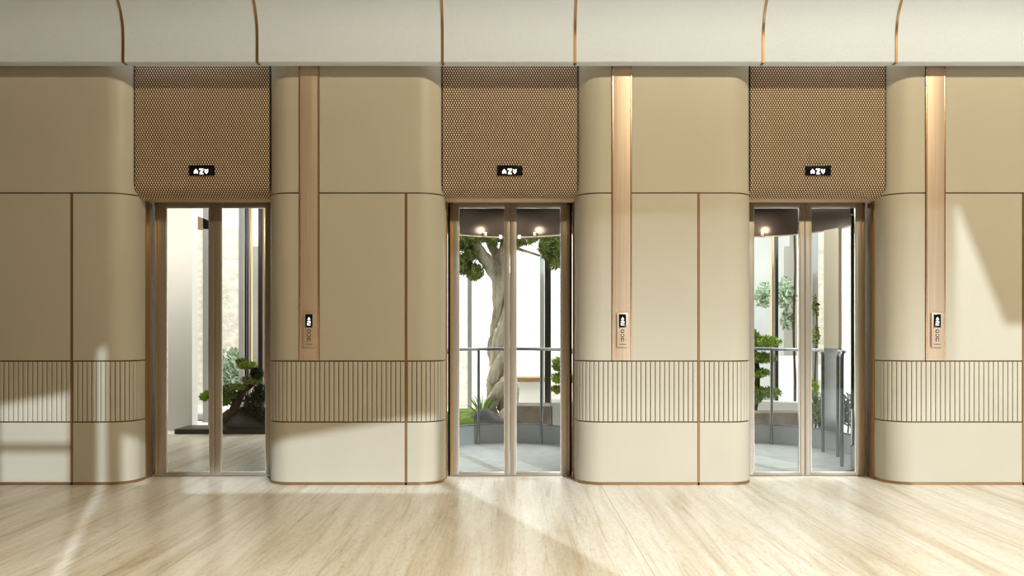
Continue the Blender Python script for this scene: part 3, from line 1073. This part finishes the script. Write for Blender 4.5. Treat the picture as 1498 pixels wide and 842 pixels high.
MB().box(a.x - 0.02, b.x + 0.02, 5.40, 5.90, b.z - 0.06, b.z, 0.008).build('bench_top', M['wood'], t)
# strappy plant
base = at(705, 600, 3.75)
t = thing('strappy_plant', (base.x, 3.75, 0.1), 'light green strappy plant in front of the gnarled tree', 'plant')
for k in range(34):
    a = rng.uniform(0, 2 * pi); ln = rng.uniform(0.22, 0.46); sp = rng.uniform(0.1, 0.24)
    pts = [Vector((base.x + cos(a) * sp * f, 3.75 + sin(a) * sp * f * 0.6, 0.14 + ln * (f - 0.35 * f * f))) for f in (0, 0.25, 0.5, 0.75, 1.0)]
    MB().tube(pts, [0.007, 0.009, 0.008, 0.005, 0.001], 5).build('leaf', M['leaf_bright'] if k % 3 else M['leaf_pale'], t, 60)


# --- layered shrubs: conifer pads on a stem


def pad_tree(name, label, d, stem, pads, leafmat, bark, cat='shrub', size=0.06, dens=1.0, base_z=0.0):
    s = D / (D + d) * PPM
    b0 = at(stem[0][0], stem[0][1], d)
    t_ = thing(name, (b0.x, d, b0.z), label, cat)
    m_ = MB(); px_tube(m_, [(*q, 0.0) for q in stem], d); m_.build('trunk', bark, t_, 60)
    for q in pads:
        x_, y_, rx, ry, nn = q[:5]
        mm = MB()
        leaves(mm, at(x_, y_, d - 0.05), (rx / s, min(rx / s, 0.3), ry / s), int(nn * dens), size, rng, 0.5, 0.3)
        mm.build('foliage', q[5] if len(q) > 5 else leafmat, t_, None)
        # twig from the stem to the pad
        near = min(stem, key=lambda k_: abs(k_[1] - y_ - ry * 0.6))
        m2 = MB(); px_tube(m2, [(near[0], near[1], 2.0, 0), ((near[0] + x_) / 2, y_ + ry * 0.7, 1.6, 0), (x_, y_ + ry * 0.2, 1.0, -0.05)], d, 7)
        m2.build('branch', bark, t_, 60)
    return t_


pad_tree('garden_shrub', 'bright green layered shrub at the right edge of the middle lift view', 3.9,
         [(830, 586, 4), (826, 560, 3.5), (822, 530, 2.5)],
         [(818, 533, 11, 10, 420), (824, 553, 18, 9, 520), (818, 569, 13, 6, 320)], M['leaf_bright'], M['bark_dark'])
pad_tree('layered_conifer', 'layered green conifer behind the left leaf of the right lift', 3.7,
         [(1100, 622, 6), (1104, 590, 5), (1108, 550, 4), (1104, 510, 3)],
         [(1096, 489, 16, 8, 420), (1116, 500, 27, 9, 900), (1112, 523, 25, 8, 760), (1106, 545, 21, 7, 620), (1122, 574, 22, 8, 700), (1104, 578, 12, 13, 520)],
         M['leaf_bright'], M['bark_dark'], 'tree')

# dark bonsai behind the left lift, on its black platform
a, b = at(255, 638, 3.5), at(420, 630, 3.5)
o = MB().box(a.x, -1.34, 3.5, 3.98, 0.0, b.z + 0.02, 0.006).build('bonsai_platform', M['soil'])
tag(o, 'low black platform under the bonsai behind the left lift', 'platform')
pz = b.z + 0.02
p = at(362, 625, 3.8)
mound('bonsai_mound', (p.x + 0.08, 3.75, pz + 0.03), (0.40, 0.22, 0.20), M['rock'], 'dark earth mound under the bonsai trunk', 'mound', 11, 0.2, pz)
pad_tree('bonsai_tree', 'leaning dark bonsai tree behind the right leaf of the left lift', 3.65,
         [(326, 612, 7), (340, 602, 7.5), (348, 585, 6.5), (356, 570, 5.5), (369, 560, 5), (374, 545, 2.5), (366, 530, 2)],
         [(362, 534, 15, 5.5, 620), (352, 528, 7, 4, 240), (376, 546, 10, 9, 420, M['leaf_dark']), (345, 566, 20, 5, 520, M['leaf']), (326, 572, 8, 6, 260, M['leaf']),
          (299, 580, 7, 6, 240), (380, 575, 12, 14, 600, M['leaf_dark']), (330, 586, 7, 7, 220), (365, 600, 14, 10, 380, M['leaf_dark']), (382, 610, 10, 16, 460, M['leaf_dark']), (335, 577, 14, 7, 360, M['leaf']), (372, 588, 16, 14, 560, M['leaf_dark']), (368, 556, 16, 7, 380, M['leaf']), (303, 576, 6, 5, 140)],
         M['leaf_bright'], M['bark_dark'], 'bonsai', 0.05)
# soft bushes far behind the bonsai
mm = MB()
leaves(mm, at(342, 535, 6.3), (0.32, 0.2, 0.28), 700, 0.10, rng)
leaves(mm, at(336, 555, 6.3), (0.25, 0.2, 0.15), 400, 0.10, rng)
p = at(340, 560, 6.3)
t = thing('far_bush', (p.x, 6.3, -0.012), 'soft grey-green bush in front of the bright screen behind the bonsai', 'bush')
mm.build('foliage', M['leaf_pale'], t, None)
MB().tube([(p.x, 6.3, -0.012), (p.x + 0.03, 6.3, 0.35), (p.x, 6.3, 0.65)], [0.03, 0.025, 0.015], 8).build('trunk', M['bark_dark'], t)

# right lift: curb, stone block, climbing leaves, thin trunk, planting at the right
a, b = at(1096, 596, 4.6), at(1170, 612, 4.2)
o = MB().prism([(a.x, 4.9), (a.x, 4.6), (b.x + 0.3, 4.1), (b.x + 0.3, 4.4)], 'z', -0.012, 0.30).build('garden_curb', M['pale_grey'])
tag(o, 'pale grey curb running behind the conifer in the right lift view', 'curb')
a, b = at(1090, 625, 3.3), at(1186, 602, 3.3)
o = MB().box(a.x, b.x, 3.2, 3.5, -0.012, b.z, 0.02).build('stone_planter', M['brown_stone'])
tag(o, 'long brown stone block below the conifer in the right lift view', 'stone block')
t = thing('slim_tree', (at(1162, 600, 5.6).x, 5.6, -0.012), 'slim dark tree trunk with pale leaves behind the left leaf of the right lift', 'tree')
m = MB(); px_tube(m, [(1162, 640, 2.2, 0), (1163, 560, 2.0, 0), (1161, 480, 1.8, 0), (1163, 400, 1.6, 0), (1162, 330, 1.4, 0)], 5.6); m.build('trunk', M['bark_dark'], t, 60)
for (x, y, rx, ry, nn) in [(1150, 430, 14, 26, 240), (1118, 432, 14, 20, 200), (1152, 470, 10, 14, 120)]:
    m = MB(); leaves(m, at(x, y, 5.7), (rx / 104, 0.15, ry / 104), nn, 0.09, rng, 0.1, 0.5); m.build('foliage', M['leaf_pale'], t, None)
t = thing('hanging_plant', (at(1193, 560, 4.9).x, 4.9, -0.012), 'narrow climbing plant beside the grey post in the right lift', 'plant')
m = MB(); px_tube(m, [(1194, 640, 1.2, 0), (1192, 560, 1.2, 0), (1195, 480, 1.0, 0), (1193, 430, 0.8, 0)], 4.9); m.build('stem', M['bark_dark'], t, 60)
for (x, y, ry, nn) in [(1193, 448, 18, 70), (1193, 490, 14, 70)]:
    m = MB(); leaves(m, at(x, y, 4.9), (0.045, 0.06, ry / 112), nn, 0.075, rng, 0.1, 0.5); m.build('foliage', M['leaf'], t, None)
t = thing('border_plant', (at(1193, 620, 3.6).x, 3.6, -0.012), 'low mixed green plant right of the door stiles in the right lift', 'plant')
for (x, y, rx, ry, nn, mt) in [(1194, 600, 9, 22, 320, 'leaf'), (1204, 612, 9, 14, 240, 'leaf_dark'), (1191, 570, 5, 16, 120, 'leaf_bright'), (1240, 600, 10, 26, 300, 'leaf_dark')]:
    m = MB(); leaves(m, at(x, y, 3.6), (rx / 125, 0.12, ry / 125), nn, 0.07, rng, 0.4, 0.3); m.build('foliage', M[mt], t, None)
m = MB()
for x in (1192, 1201, 1240):
    px_tube(m, [(x, 640, 1.5, 0), (x + 2, 600, 1.2, 0), (x, 575, 0.8, 0)], 3.6, 7)
m.build('stem', M['bark_dark'], t, 60)

bpy.context.view_layer.update()
